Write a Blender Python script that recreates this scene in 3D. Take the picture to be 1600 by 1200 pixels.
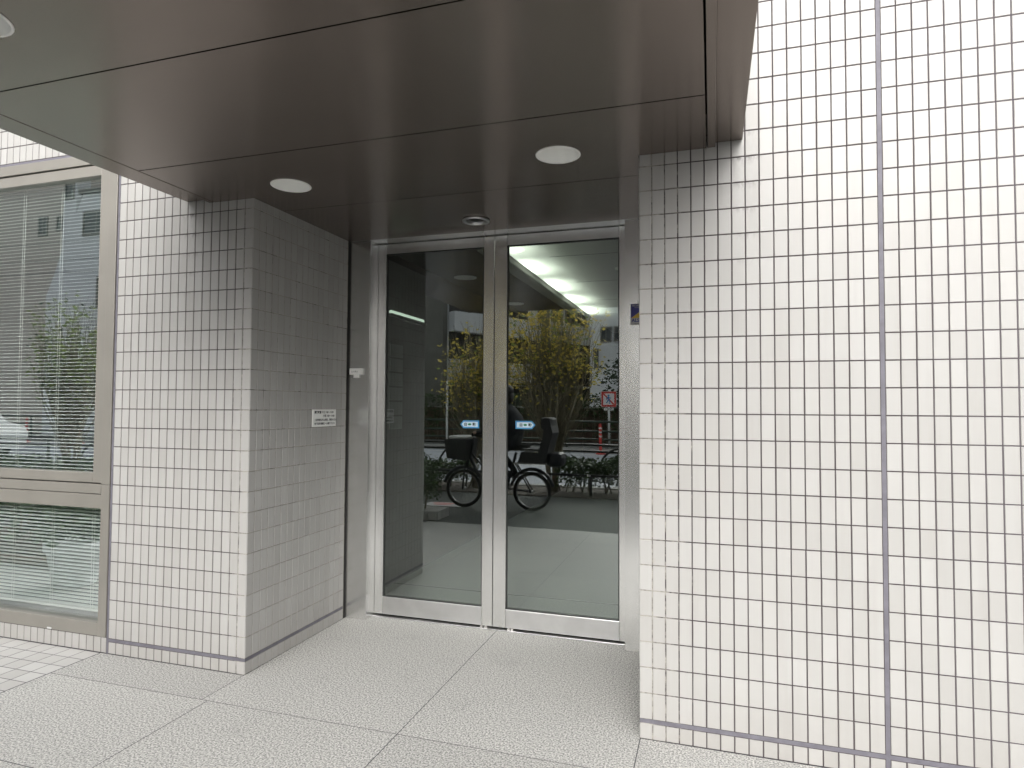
import bpy, bmesh, math, random
import numpy as np
from mathutils import Vector, Matrix
from mathutils.geometry import tessellate_polygon
R_ = math.radians
rnd = random.Random(7)
scn = bpy.context.scene
for o in list(bpy.data.objects): bpy.data.objects.remove(o)

# ---------------------------------------------------------------- camera
cd = bpy.data.cameras.new('camera'); cam = bpy.data.objects.new('camera', cd); scn.collection.objects.link(cam)
F = Vector((-0.298621, 0.953742, 0.034658)); Rt = Vector((0.954359, 0.298607, 0.005702)); Up = Vector((0.004911, -0.034779, 0.999383))
m = Matrix.Identity(4)
for i in range(3):
    m[i][0] = Rt[i]; m[i][1] = Up[i]; m[i][2] = -F[i]
m.translation = Vector((0.2780, -2.5965, 1.3047)); cam.matrix_world = m
cd.sensor_width = 36; cd.lens = 22.423; cd.clip_start = 0.05; cd.clip_end = 1500
scn.camera = cam
scn.render.resolution_x = 1024; scn.render.resolution_y = 768

# ---------------------------------------------------------------- sky, sun, exposure
SUN_EL, SUN_AZ = R_(28), R_(172)          # azimuth measured from +Y clockwise
w = bpy.data.worlds.new('World'); scn.world = w; w.use_nodes = True
nt = w.node_tree; bg = nt.nodes['Background']
sky = nt.nodes.new('ShaderNodeTexSky'); sky.sky_type = 'NISHITA'; sky.sun_disc = False
sky.sun_elevation = SUN_EL; sky.sun_rotation = SUN_AZ; sky.air_density = 1.0; sky.dust_density = 5.0; sky.ozone_density = 1.0
hs = nt.nodes.new('ShaderNodeHueSaturation'); hs.inputs['Saturation'].default_value = 0.14
nt.links.new(sky.outputs[0], hs.inputs['Color']); nt.links.new(hs.outputs[0], bg.inputs['Color'])
bg.inputs['Strength'].default_value = 0.15
sl = bpy.data.lights.new('sun', 'SUN'); so = bpy.data.objects.new('sun', sl); scn.collection.objects.link(so)
sl.energy = 0.62; sl.angle = R_(90); sl.color = (1.0, 0.985, 0.965)
sd = Vector((math.sin(SUN_AZ)*math.cos(SUN_EL), math.cos(SUN_AZ)*math.cos(SUN_EL), math.sin(SUN_EL)))
so.rotation_euler = (-sd).to_track_quat('-Z', 'Y').to_euler()
scn.view_settings.view_transform = 'Standard'; scn.view_settings.look = 'None'
scn.view_settings.exposure = 1.42; scn.view_settings.gamma = 1.0
scn.cycles.max_bounces = 10; scn.cycles.transparent_max_bounces = 12; scn.cycles.glossy_bounces = 5
scn.cycles.sample_clamp_indirect = 6

# ---------------------------------------------------------------- materials
def mat(name):
    mm = bpy.data.materials.new(name); mm.use_nodes = True
    n = mm.node_tree.nodes; return mm, n, mm.node_tree.links, n['Principled BSDF']
def node(n, t, **kw):
    x = n.new('ShaderNode'+t)
    for k, v in kw.items(): setattr(x, k, v)
    return x
def noise(n, l, scale, detail=3, rough=.55, stretch=None, coord='Object'):
    tc = node(n, 'TexCoord'); x = node(n, 'TexNoise'); x.inputs['Scale'].default_value = scale
    x.inputs['Detail'].default_value = detail; x.inputs['Roughness'].default_value = rough
    if stretch:
        mp = node(n, 'Mapping'); mp.inputs['Scale'].default_value = stretch
        l.new(tc.outputs[coord], mp.inputs['Vector']); l.new(mp.outputs[0], x.inputs['Vector'])
    else: l.new(tc.outputs[coord], x.inputs['Vector'])
    return x.outputs['Fac']
def ramp(n, l, src, stops):
    r = node(n, 'ValToRGB'); e = r.color_ramp.elements
    while len(e) < len(stops): e.new(0.5)
    for i, (p, c) in enumerate(stops):
        e[i].position = p; e[i].color = (c[0], c[1], c[2], 1) if not isinstance(c, (int, float)) else (c, c, c, 1)
    l.new(src, r.inputs[0]); return r.outputs[0]
def mixc(n, l, fac, a, b, mode='MIX'):
    x = node(n, 'Mix'); x.data_type = 'RGBA'; x.blend_type = mode
    for sock, v in ((x.inputs[0], fac), (x.inputs[6], a), (x.inputs[7], b)):
        if isinstance(v, (int, float)): sock.default_value = v
        elif isinstance(v, tuple): sock.default_value = (v[0], v[1], v[2], 1)
        else: l.new(v, sock)
    return x.outputs[2]
def mth(n, l, op, *a, clamp=False):
    x = node(n, 'Math'); x.operation = op; x.use_clamp = clamp
    for i, v in enumerate(a):
        if isinstance(v, (int, float)): x.inputs[i].default_value = v
        else: l.new(v, x.inputs[i])
    return x.outputs[0]
def bump(n, l, p, h, strength, dist=0.002):
    b = node(n, 'Bump'); b.inputs['Strength'].default_value = strength; b.inputs['Distance'].default_value = dist
    l.new(h, b.inputs['Height']); l.new(b.outputs[0], p.inputs['Normal'])
def simple(name, col, rough=.6, metal=0, var=.12, scale=6, spec=.5, bmp=0):
    mm, n, l, p = mat(name)
    f = noise(n, l, scale, 4)
    a = tuple(c*(1-var) for c in col); b = tuple(min(1, c*(1+var)) for c in col)
    l.new(ramp(n, l, f, [(.3, a), (.7, b)]), p.inputs['Base Color'])
    p.inputs['Roughness'].default_value = rough; p.inputs['Metallic'].default_value = metal
    p.inputs['Specular IOR Level'].default_value = spec
    if bmp: bump(n, l, p, noise(n, l, scale*12, 3), bmp)
    return mm

def soot_mask(n, l):
    """dirt washed down the tiles below the two outer corners of the canopy"""
    tc = node(n, 'TexCoord'); sp = node(n, 'SeparateXYZ'); l.new(tc.outputs['Object'], sp.inputs[0])
    X, Y, Z = sp.outputs
    def g(c, wd):
        d = mth(n, l, 'ABSOLUTE', mth(n, l, 'SUBTRACT', X, c))
        return mth(n, l, 'SUBTRACT', 1.0, mth(n, l, 'DIVIDE', d, wd), clamp=True)
    cols = mth(n, l, 'MAXIMUM', g(.405, .07), g(-2.26, .08))
    zf = mth(n, l, 'MULTIPLY', mth(n, l, 'DIVIDE', mth(n, l, 'SUBTRACT', Z, 1.72), .55, clamp=True),
             mth(n, l, 'DIVIDE', mth(n, l, 'SUBTRACT', 2.40, Z), .06, clamp=True))
    fr = mth(n, l, 'FRACT', mth(n, l, 'DIVIDE', mth(n, l, 'SUBTRACT', Z, .078), .1))
    top = mth(n, l, 'POWER', fr, 7.0)
    nz = noise(n, l, 60, 4, .6, (1, 1, .45))
    nz = mth(n, l, 'MULTIPLY', mth(n, l, 'SUBTRACT', nz, .40), 5.0, clamp=True)
    a = mth(n, l, 'MULTIPLY', mth(n, l, 'MULTIPLY', cols, zf), mth(n, l, 'ADD', mth(n, l, 'MULTIPLY', top, 1.2), .07))
    return mth(n, l, 'MULTIPLY', a, nz, clamp=True)

mm, n, l, p = mat('glazed_tile'); M_tile = mm
geo = node(n, 'NewGeometry'); ri = geo.outputs['Random Per Island']
base = ramp(n, l, ri, [(0, (.315, .312, .301)), (.3, (.338, .336, .326)), (.7, (.350, .348, .339)), (1, (.372, .370, .362))])
f = noise(n, l, 9, 5, .6); c = mixc(n, l, mth(n, l, 'MULTIPLY', f, .5), base, (.35, .341, .322))
f2 = noise(n, l, 1.1, 4, .5); c = mixc(n, l, mth(n, l, 'MULTIPLY', f2, .32), c, (.315, .302, .280))
stk = noise(n, l, 16, 4, .6, (1, 1, .07)); stk = mth(n, l, 'MULTIPLY', mth(n, l, 'SUBTRACT', stk, .50), 3.5, clamp=True); c = mixc(n, l, mth(n, l, 'MULTIPLY', stk, .22), c, (.245, .232, .212))
tcz = node(n, 'TexCoord'); spz = node(n, 'SeparateXYZ'); l.new(tcz.outputs['Object'], spz.inputs[0])
lowz = mth(n, l, 'SUBTRACT', 1.0, mth(n, l, 'DIVIDE', spz.outputs[2], .26), clamp=True); c = mixc(n, l, mth(n, l, 'MULTIPLY', mth(n, l, 'MULTIPLY', lowz, noise(n, l, 11, 5, .7)), .5), c, (.235, .218, .195))
sp_ = noise(n, l, 420, 2, .5); spk = mth(n, l, 'MULTIPLY', mth(n, l, 'SUBTRACT', sp_, .64), 9, clamp=True)
c = mixc(n, l, mth(n, l, 'MULTIPLY', spk, .5), c, (.36, .33, .28))
dp = noise(n, l, 26, 3, .5, (1, 1, .7)); dps = mth(n, l, 'MULTIPLY', mth(n, l, 'SUBTRACT', dp, .715), 14, clamp=True)
c = mixc(n, l, mth(n, l, 'MULTIPLY', dps, .35), c, (.30, .27, .23))
c = mixc(n, l, soot_mask(n, l), c, (.07, .065, .06)); l.new(c, p.inputs['Base Color'])
p.inputs['Roughness'].default_value = .42; p.inputs['Specular IOR Level'].default_value = .4
bump(n, l, p, mth(n, l, 'ADD', noise(n, l, 45, 3), mth(n, l, 'MULTIPLY', noise(n, l, 500, 2), .15)), .18, .002)

mm, n, l, p = mat('tile_grout'); M_grout = mm
tc = node(n, 'TexCoord'); sp = node(n, 'SeparateXYZ'); l.new(tc.outputs['Object'], sp.inputs[0]); X, Y, Z = sp.outputs
def near(c0, wd):
    d = mth(n, l, 'ABSOLUTE', mth(n, l, 'SUBTRACT', X, c0)); return mth(n, l, 'SUBTRACT', 1.0, mth(n, l, 'DIVIDE', d, wd), clamp=True)
a = mth(n, l, 'MAXIMUM', near(0.0, .26), near(-1.879, .17))
a = mth(n, l, 'ADD', mth(n, l, 'MULTIPLY', a, 1.6), mth(n, l, 'MULTIPLY', mth(n, l, 'SUBTRACT', noise(n, l, 22, 4, .7), .56), 4.2))
lip = mth(n, l, 'SUBTRACT', a, .35, clamp=True)
ins = mth(n, l, 'MULTIPLY', mth(n, l, 'GREATER_THAN', Y, .01), mth(n, l, 'DIVIDE', mth(n, l, 'SUBTRACT', 1.75, Z), 1.3, clamp=True))
fac = mth(n, l, 'MAXIMUM', mth(n, l, 'MULTIPLY', lip, mth(n, l, 'LESS_THAN', mth(n, l, 'ABSOLUTE', mth(n, l, 'ADD', X, .94)), 1.3)), mth(n, l, 'MULTIPLY', ins, .8))
hi = mth(n, l, 'MULTIPLY', mth(n, l, 'SUBTRACT', X, .9), 2.0, clamp=True)
dk = mixc(n, l, mth(n, l, 'MULTIPLY', hi, .7), (.050, .040, .043), (.11, .098, .11))
c = mixc(n, l, fac, dk, (.30, .285, .255)); l.new(c, p.inputs['Base Color']); p.inputs['Roughness'].default_value = .9

M_seal = simple('sealant_grey', (.115, .11, .13), .65, var=.18, scale=20)
mm, n, l, p = mat('upper_tile'); M_upper = mm
br = node(n, 'TexBrick'); br.offset = 0; br.inputs['Scale'].default_value = 1; br.inputs['Brick Width'].default_value = .0506; br.inputs['Row Height'].default_value = .1
br.inputs['Mortar Size'].default_value = .0022; br.inputs['Color1'].default_value = (.6, .58, .54, 1); br.inputs['Color2'].default_value = (.57, .55, .5, 1); br.inputs['Mortar'].default_value = (.08, .065, .075, 1)
tc = node(n, 'TexCoord'); sp = node(n, 'SeparateXYZ'); cb = node(n, 'CombineXYZ'); l.new(tc.outputs['Object'], sp.inputs[0])
l.new(sp.outputs[0], cb.inputs[0]); l.new(sp.outputs[2], cb.inputs[1]); l.new(cb.outputs[0], br.inputs['Vector']); l.new(br.outputs['Color'], p.inputs['Base Color']); p.inputs['Roughness'].default_value = .45

mm, n, l, p = mat('brown_metal_panel'); M_brown = mm
f = noise(n, l, 2.2, 4, .6); c = ramp(n, l, f, [(.3, (.226, .190, .168)), (.7, (.250, .212, .188))])
f = noise(n, l, 240, 2, .5); c = mixc(n, l, mth(n, l, 'MULTIPLY', mth(n, l, 'SUBTRACT', f, .70), 8, clamp=True), c, (.25, .24, .22))
l.new(c, p.inputs['Base Color']); p.inputs['Metallic'].default_value = .78; p.inputs['Roughness'].default_value = .235
def aniso(n, l, p, v, amt):
    cx = node(n, 'CombineXYZ'); cx.inputs[0].default_value, cx.inputs[1].default_value, cx.inputs[2].default_value = v
    l.new(cx.outputs[0], p.inputs['Tangent']); p.inputs['Anisotropic'].default_value = amt
aniso(n, l, p, (0, 1, 0), .8)
M_fascia = simple('brown_fascia', (.19, .155, .132), .34, .6, .06, 3)
M_void = simple('dark_cavity', (.012, .011, .01), .9)

mm, n, l, p = mat('brushed_steel'); M_steel = mm
f = noise(n, l, 5, 4, .6, (1, 1, .3)); l.new(ramp(n, l, f, [(.3, (.68, .68, .665)), (.7, (.78, .78, .77))]), p.inputs['Base Color'])
p.inputs['Metallic'].default_value = .95
p.inputs['Roughness'].default_value = .25
bump(n, l, p, noise(n, l, 1.6, 1, .5, (.4, .4, 1.3)), .15, .012); aniso(n, l, p, (.8, .6, 0), .3)
M_steel2 = simple('satin_rail_steel', (.66, .66, .66), .33, 1, .07, 8)
M_gasket = simple('black_gasket', (.02, .022, .02), .5)

def glass(name, tint, refl, rt=(.9, .97, .94), op=0.0):
    mm = bpy.data.materials.new(name); mm.use_nodes = True; n = mm.node_tree.nodes; l = mm.node_tree.links; n.clear()
    out = node(n, 'OutputMaterial'); tr = node(n, 'BsdfTransparent'); tr.inputs[0].default_value = (*tint, 1)
    gl = node(n, 'BsdfGlossy'); gl.inputs['Color'].default_value = (*rt, 1); gl.inputs['Roughness'].default_value = 0.0
    fr = node(n, 'Fresnel'); fr.inputs[0].default_value = 1.5
    tc = node(n, 'TexCoord'); nz = node(n, 'TexNoise'); nz.inputs['Scale'].default_value = 1.6; nz.inputs['Detail'].default_value = 1; l.new(tc.outputs['Object'], nz.inputs['Vector'])
    bp = node(n, 'Bump'); bp.inputs['Strength'].default_value = .05; bp.inputs['Distance'].default_value = .01; l.new(nz.outputs['Fac'], bp.inputs['Height']); l.new(bp.outputs[0], gl.inputs['Normal'])
    ad = mth(n, l, 'ADD', fr.outputs[0], refl, clamp=True); mx = node(n, 'MixShader'); l.new(ad, mx.inputs[0]); l.new(tr.outputs[0], mx.inputs[1]); l.new(gl.outputs[0], mx.inputs[2]); l.new(mx.outputs[0], out.inputs[0]); return mm
M_glass = glass('green_tint_door_glass', (.68, .76, .71), .22)
M_wglass = glass('window_glass', (.95, 1.0, .985), .31, (.95, .99, 1.0))
M_bronze = simple('champagne_aluminium', (.232, .220, .196), .42, .35, .05, 4)
M_blind = simple('blind_slat', (.90, .93, .91), .45, 0, .04, 5)
M_white = simple('white_enamel', (.86, .86, .83), .45, 0, .03, 10)
M_whitesat = simple('downlight_reflector', (.93, .93, .90), .5, 0, .02, 10)
M_paper = simple('plate_white', (.80, .80, .78), .5, 0, .03, 10)
M_ink = simple('printed_black', (.02, .02, .025), .6)
M_blue = simple('sticker_blue', (.05, .30, .62), .4)
M_palebl = simple('sticker_pale', (.60, .76, .84), .4)
M_navy = simple('sticker_navy', (.05, .05, .26), .4)
M_yel = simple('sticker_yellow', (.72, .50, .06), .4)
M_green = simple('sticker_green', (.03, .22, .10), .4)

mm, n, l, p = mat('flamed_granite'); M_gran = mm
geo = node(n, 'NewGeometry')
f1 = noise(n, l, 140, 3, .6); c = ramp(n, l, f1, [(.36, (.12, .12, .118)), (.45, (.29, .288, .275)), (.53, (.445, .438, .415)), (.62, (.63, .62, .585))])
f2 = noise(n, l, 260, 2, .6); dk = mth(n, l, 'MULTIPLY', mth(n, l, 'SUBTRACT', f2, .57), 9, clamp=True); c = mixc(n, l, mth(n, l, 'MULTIPLY', dk, .62), c, (.20, .205, .21))
f3 = noise(n, l, 1.4, 5, .6); c = mixc(n, l, mth(n, l, 'MULTIPLY', f3, .22), c, (.30, .296, .28))
st = noise(n, l, 3.1, 6, .68); st = mth(n, l, 'MULTIPLY', mth(n, l, 'SUBTRACT', st, .56), 4.5, clamp=True); c = mixc(n, l, mth(n, l, 'MULTIPLY', st, .36), c, (.19, .192, .182))
tone = ramp(n, l, geo.outputs['Random Per Island'], [(0, .90), (1, 1.0)]); c = mixc(n, l, 1.0, c, tone, 'MULTIPLY')
l.new(c, p.inputs['Base Color']); p.inputs['Roughness'].default_value = .62; p.inputs['Specular IOR Level'].default_value = .35
bump(n, l, p, noise(n, l, 300, 2, .5), .06, .002)
M_gtile = bpy.data.materials.new('x'); bpy.data.materials.remove(M_gtile)
mm, n, l, p = mat('white_paving_tile'); M_gtile = mm
geo = node(n, 'NewGeometry'); c = ramp(n, l, geo.outputs['Random Per Island'], [(0, (.37, .36, .345)), (1, (.45, .445, .43))])
c = mixc(n, l, mth(n, l, 'MULTIPLY', noise(n, l, 8, 5), .5), c, (.37, .36, .34)); l.new(c, p.inputs['Base Color']); p.inputs['Roughness'].default_value = .6
M_gj = simple('paving_joint', (.05, .048, .055), .9)
M_asph = simple('sidewalk_asphalt', (.095, .10, .095), .85, 0, .3, 30, .3, .5)
M_road = simple('road_surface', (.42, .44, .48), .7, 0, .12, 3, .4)
M_line = simple('road_paint', (.78, .78, .76), .6)
M_kerb = simple('kerb_concrete', (.42, .41, .39), .8)
M_earth = simple('earth', (.10, .085, .07), .95, 0, .3, 15)
M_pipe = simple('black_pipe', (.012, .013, .013), .35)
M_gpipe = simple('green_pipe', (.035, .055, .04), .4)
M_leafg = simple('hedge_leaf', (.045, .085, .022), .5, 0, .45, 7)
M_leafd = simple('dark_tree_leaf', (.02, .05, .018), .5, 0, .4, 4)
M_leafy = simple('yellow_leaf', (.60, .50, .07), .5, 0, .35, 9)
M_leafl = simple('light_green_leaf', (.16, .24, .05), .5, 0, .3, 9)
def leafmat(name, col, var, sc):
    mm = simple(name, col, .5, 0, var, sc); n, l = mm.node_tree.nodes, mm.node_tree.links; p = n['Principled BSDF']
    tr = node(n, 'BsdfTranslucent'); mx = node(n, 'MixShader'); mx.inputs[0].default_value = .45; src = p.inputs['Base Color'].links[0].from_socket
    l.new(src, tr.inputs[0]); l.new(p.outputs[0], mx.inputs[1]); l.new(tr.outputs[0], mx.inputs[2]); l.new(mx.outputs[0], n['Material Output'].inputs[0]); return mm
M_leafy = leafmat('yellow_leaf_thin', (.74, .60, .12), .35, 9); M_leafl = leafmat('light_green_leaf_thin', (.24, .32, .07), .3, 9)
M_bark = simple('shrub_bark', (.27, .245, .18), .85, 0, .35, 14)
M_bgrey = simple('grey_render', (.20, .195, .175), .85, 0, .10, 1.5)
M_bwhite = simple('white_render', (.74, .76, .78), .8, 0, .06, 1)
M_bbeige = simple('beige_render', (.58, .53, .47), .85, 0, .07, .8)
M_bdark = simple('recess_shade_paint', (.035, .036, .032), .6, 0, .4, 2)
M_win = simple('dark_window_glass', (.05, .06, .065), .12, 0, .2, 2)
M_brick = simple('brown_brick', (.14, .09, .065), .85, 0, .25, 5)
M_red = simple('red_plastic', (.70, .06, .05), .45)
M_cloth = simple('dark_jacket', (.015, .017, .022), .85, 0, .3, 10)
M_skin = simple('skin', (.52, .33, .24), .55)
M_hair = simple('black_hair', (.012, .010, .009), .5)
M_rubber = simple('tyre_rubber', (.015, .015, .015), .75)
M_chrome = simple('rim_metal', (.30, .30, .30), .35, 1)
M_bike = simple('bike_frame_paint', (.02, .022, .03), .3)
M_seat = simple('child_seat_plastic', (.018, .018, .02), .5)
M_cover = simple('grey_white_cover', (.52, .52, .52), .6)
M_terra = simple('pot_white', (.88, .89, .90), .5)
M_iwall = simple('interior_brown_tile', (.034, .032, .025), .6, 0, .25, 12)
M_iceil = simple('interior_white_ceiling', (.78, .82, .78), .8, 0, .02, 2)
M_idark = simple('interior_dark_ceiling', (.05, .05, .045), .7)
M_ifloor = simple('interior_granite', (.40, .41, .40), .5, 0, .2, 120)
M_mail = simple('mailbox_grey', (.16, .17, .16), .4, .3)
M_room = simple('office_wall', (.26, .30, .30), .9)
def emis(name, col, s):
    mm = bpy.data.materials.new(name); mm.use_nodes = True; p = mm.node_tree.nodes['Principled BSDF']
    p.inputs['Base Color'].default_value = (*col, 1); p.inputs['Emission Color'].default_value = (*col, 1); p.inputs['Emission Strength'].default_value = s; return mm
M_tube = emis('fluorescent_tube_lit', (1.0, 1.0, .90), 22)

# ---------------------------------------------------------------- helpers
def link(name, me, m, parent=None):
    if not isinstance(m, (list, tuple)): m = [m]
    for x in m: me.materials.append(x)
    o = bpy.data.objects.new(name, me); scn.collection.objects.link(o)
    if parent is not None: o.parent = parent
    return o
class MB:
    """collects shapes in world coordinates; build() links them as one mesh object"""
    def __init__(s, org=(0, 0, 0)): s.v = []; s.f = []; s.mi = []; s.org = Vector(org); s.sm = []
    def add(s, vs, fs, mi=0, smooth=False):
        b = len(s.v); s.v += [tuple(x) for x in vs]
        for f in fs: s.f.append(tuple(b+i for i in f)); s.mi.append(mi); s.sm.append(smooth)
        return s
    def box(s, x0, x1, y0, y1, z0, z1, mi=0, bv=0):
        if bv <= 0:
            v = [(x, y, z) for z in (z0, z1) for y in (y0, y1) for x in (x0, x1)]
            return s.add(v, [(0, 2, 3, 1), (4, 5, 7, 6), (0, 1, 5, 4), (2, 6, 7, 3), (0, 4, 6, 2), (1, 3, 7, 5)], mi)
        bm = bmesh.new(); bmesh.ops.create_cube(bm, size=1)
        for q in bm.verts: q.co = Vector(((x0+x1)/2+q.co.x*(x1-x0), (y0+y1)/2+q.co.y*(y1-y0), (z0+z1)/2+q.co.z*(z1-z0)))
        bmesh.ops.bevel(bm, geom=bm.edges[:], offset=bv, segments=2, affect='EDGES', profile=.5)
        s.frombm(bm, mi); return s
    def frombm(s, bm, mi=0, smooth=False):
        bm.verts.index_update(); s.add([q.co.copy() for q in bm.verts], [[q.index for q in f.verts] for f in bm.faces], mi, smooth); bm.free()
    def tube(s, pts, r, seg=8, mi=0, closed=False, caps=True):
        pts = [Vector(q) for q in pts]; N = len(pts); rs = r if isinstance(r, (list, tuple)) else [r]*N
        ref = None; vs = []; fs = []
        for i, q in enumerate(pts):
            if closed: t = pts[(i+1) % N]-pts[i-1]
            else: t = pts[min(i+1, N-1)]-pts[max(i-1, 0)]
            t.normalize()
            if ref is None: ref = t.orthogonal().normalized()
            u = (ref-t*ref.dot(t)); u = u.normalized() if u.length > 1e-6 else t.orthogonal().normalized(); ref = u; v = t.cross(u)
            for k in range(seg):
                a = 2*math.pi*k/seg; vs.append(q+(u*math.cos(a)+v*math.sin(a))*rs[i])
        M = N if closed else N-1
        for i in range(M):
            j = (i+1) % N
            for k in range(seg):
                k2 = (k+1) % seg; fs.append((i*seg+k, i*seg+k2, j*seg+k2, j*seg+k))
        if caps and not closed: fs += [tuple(reversed(range(seg))), tuple(range((N-1)*seg, N*seg))]
        return s.add(vs, fs, mi, True)
    def prism(s, poly, axis, a, b, mi=0):
        """poly of 2D points extruded along axis ('x','y','z') from a to b"""
        def P(q, h): return {'x': (h, q[0], q[1]), 'y': (q[0], h, q[1]), 'z': (q[0], q[1], h)}[axis]
        N = len(poly); vs = [P(q, a) for q in poly]+[P(q, b) for q in poly]
        fs = [tuple(range(N)), tuple(reversed(range(N, 2*N)))]+[(i, i+N, (i+1) % N+N, (i+1) % N) for i in range(N)]
        return s.add(vs, fs, mi)
    def panel(s, x0, x1, y0, y1, holes, z0, z1, mi=0):
        """horizontal plate with round holes, each inside its own square patch"""
        hs = sorted(holes); h = .0895; xs = x0
        def plate(a, b, c_, d_):
            if b-a > 1e-5 and d_-c_ > 1e-5: s.add([(a, c_, z0), (b, c_, z0), (b, d_, z0), (a, d_, z0)], [(3, 2, 1, 0)], mi)
        for (cx, cy, r_) in hs:
            plate(xs, cx-h, y0, y1); plate(cx-h, cx+h, y0, cy-h); plate(cx-h, cx+h, cy+h, y1); N = 48; vs = []; fs = []
            for k in range(N):
                a = 2*math.pi*(k+.5*0)/N+math.pi/4; c_, d_ = math.cos(a), math.sin(a); m_ = h/max(abs(c_), abs(d_)); vs += [(cx+r_*c_, cy+r_*d_, z0), (cx+m_*c_, cy+m_*d_, z0), (cx+r_*c_, cy+r_*d_, z1)]
            for k in range(N): j = (k+1) % N; fs += [(3*k, 3*j, 3*j+1, 3*k+1), (3*k+2, 3*j+2, 3*j, 3*k)]
            s.add(vs, fs, mi); xs = cx+h
        plate(xs, x1, y0, y1)
        for (a, b, c_, d_) in ((x0, y0, x1, y0), (x1, y0, x1, y1), (x1, y1, x0, y1), (x0, y1, x0, y0)): s.add([(a, b, z0), (c_, d_, z0), (c_, d_, z1), (a, b, z1)], [(3, 2, 1, 0)], mi)
        return s
    def lathe(s, prof, c=(0, 0, 0), seg=40, mi=0, smooth=True):
        vs = []; fs = []; n_ = len(prof)
        for k in range(seg):
            a = 2*math.pi*k/seg
            for (r, z) in prof: vs.append((c[0]+r*math.cos(a), c[1]+r*math.sin(a), c[2]+z))
        for k in range(seg):
            k2 = (k+1) % seg
            for i in range(n_-1): fs.append((k*n_+i, k2*n_+i, k2*n_+i+1, k*n_+i+1))
        return s.add(vs, fs, mi, smooth)
    def build(s, name, m, parent=None):
        me = bpy.data.meshes.new(name); o = s.org; me.from_pydata([(a-o.x, b-o.y, c-o.z) for a, b, c in s.v], [], s.f)
        me.polygons.foreach_set('material_index', s.mi); me.polygons.foreach_set('use_smooth', s.sm); me.update()
        ob = link(name, me, m, parent)
        if parent is None: ob.location = o
        return ob
def tag(o, label=None, cat=None, group=None, kind=None):
    if label: o['label'] = label
    if cat: o['category'] = cat
    if group: o['group'] = group
    if kind: o['kind'] = kind
    return o
def empty(name, loc, rz=0):
    o = bpy.data.objects.new(name, None); scn.collection.objects.link(o); o.location = loc; o.rotation_euler = (0, 0, rz); o.empty_display_size = .1; return o
def part(mb, name, m, parent, label=None):
    """mb holds world coordinates, parent is an unrotated Empty: keep the part where it was drawn"""
    mb.org = Vector(parent.location) if parent.parent is None else Vector(parent.parent.location); o = mb.build(name, m, parent)
    if label: o['label'] = label
    return o
def copy_tree(o, parent=None):
    c = o.copy(); scn.collection.objects.link(c)
    if parent is not None: c.parent = parent
    for ch in [x for x in scn.collection.objects if x.parent == o]: copy_tree(ch, c)
    return c
def text_mesh(body, size, loc, rot, m, parent, name='lettering', align='LEFT', bold=0, sx=1):
    cu = bpy.data.curves.new(name, 'FONT'); cu.body = body; cu.size = size; cu.align_x = align; cu.extrude = .0003; cu.offset = bold
    t = bpy.data.objects.new(name+'_tmp', cu); scn.collection.objects.link(t)
    dg = bpy.context.evaluated_depsgraph_get(); me = bpy.data.meshes.new_from_object(t.evaluated_get(dg)); bpy.data.objects.remove(t)
    M_ = Matrix.Translation(Vector(loc)) @ Matrix(rot.to_3x3()).to_4x4() @ Matrix.Diagonal((sx, 1, 1, 1))
    org = Vector(parent.location) if parent.parent is None else Vector(parent.parent.location)
    me.transform(Matrix.Translation(-org) @ M_); me.materials.clear(); return link(name, me, m, parent)
from mathutils import Euler
FACE_S = Euler((R_(90), 0, 0)).to_matrix()            # reads from the street
FACE_E = Euler((R_(90), 0, R_(90))).to_matrix()       # faces +X

# ---------------------------------------------------------------- tiles
TW = .0506; GAP = .0040; H0 = .078
def tiles(mb, axis, ues, ves, plane, sign=1, deep=.0022, bv=.0013, gap=GAP):
    """axis 'x': face at y=plane looking to -y, u = x.  axis 'y': face at x=plane, u = y, looking to sign*x."""
    for i in range(len(ues)-1):
        for j in range(len(ves)-1):
            if ues[i+1]-ues[i] < .012 or ves[j+1]-ves[j] < .012: continue
            jx = rnd.uniform(-.0004, .0004); tl = rnd.uniform(-.0006, .0006)
            a0, a1 = ues[i]+gap/2+jx, ues[i+1]-gap/2+jx; b0, b1 = ves[j]+gap/2, ves[j+1]-gap/2
            vs = []
            for (q, d) in ((0, deep), (bv, 0)):
                for (u, v) in ((a0+q, b0+q), (a1-q, b0+q), (a1-q, b1-q), (a0+q, b1-q)):
                    dd = d+(tl if q else 0)*(1 if u < (a0+a1)/2 else -1)*.6
                    vs.append((u, plane+dd, v) if axis == 'x' else (plane-sign*dd, u, v))
            fs = [(4, 5, 6, 7), (0, 1, 5, 4), (1, 2, 6, 5), (2, 3, 7, 6), (3, 0, 4, 7)]
            if axis == 'y' and sign < 0: fs = [tuple(reversed(f)) for f in fs]
            mb.add(vs, fs, 0)
def rng(a, b, st):
    n_ = int(round((b-a)/st)); return [a+i*st for i in range(n_+1)]
rows = [H0+.1*i for i in range(51)]
mid = (0.0, .061)
XR = [.0507*i for i in range(18)]; GR0, GR1 = .0507*17, .0507*17+.014
XR2 = [GR1+.0507*i for i in range(90)]
WL = -1.879; XL = [WL-TW*i for i in range(17, -1, -1)]; XS1 = XL[0]; XS0 = XS1-.013       # pier front, sealant beside the window

office = empty('office_building', (0, 0, 0)); tag(office, 'office building faced in off-white tiles with a glazed entrance under a brown canopy', 'building')
P = lambda mb, name, m, par=office, label=None: part(mb, name, m, par, label)
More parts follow.
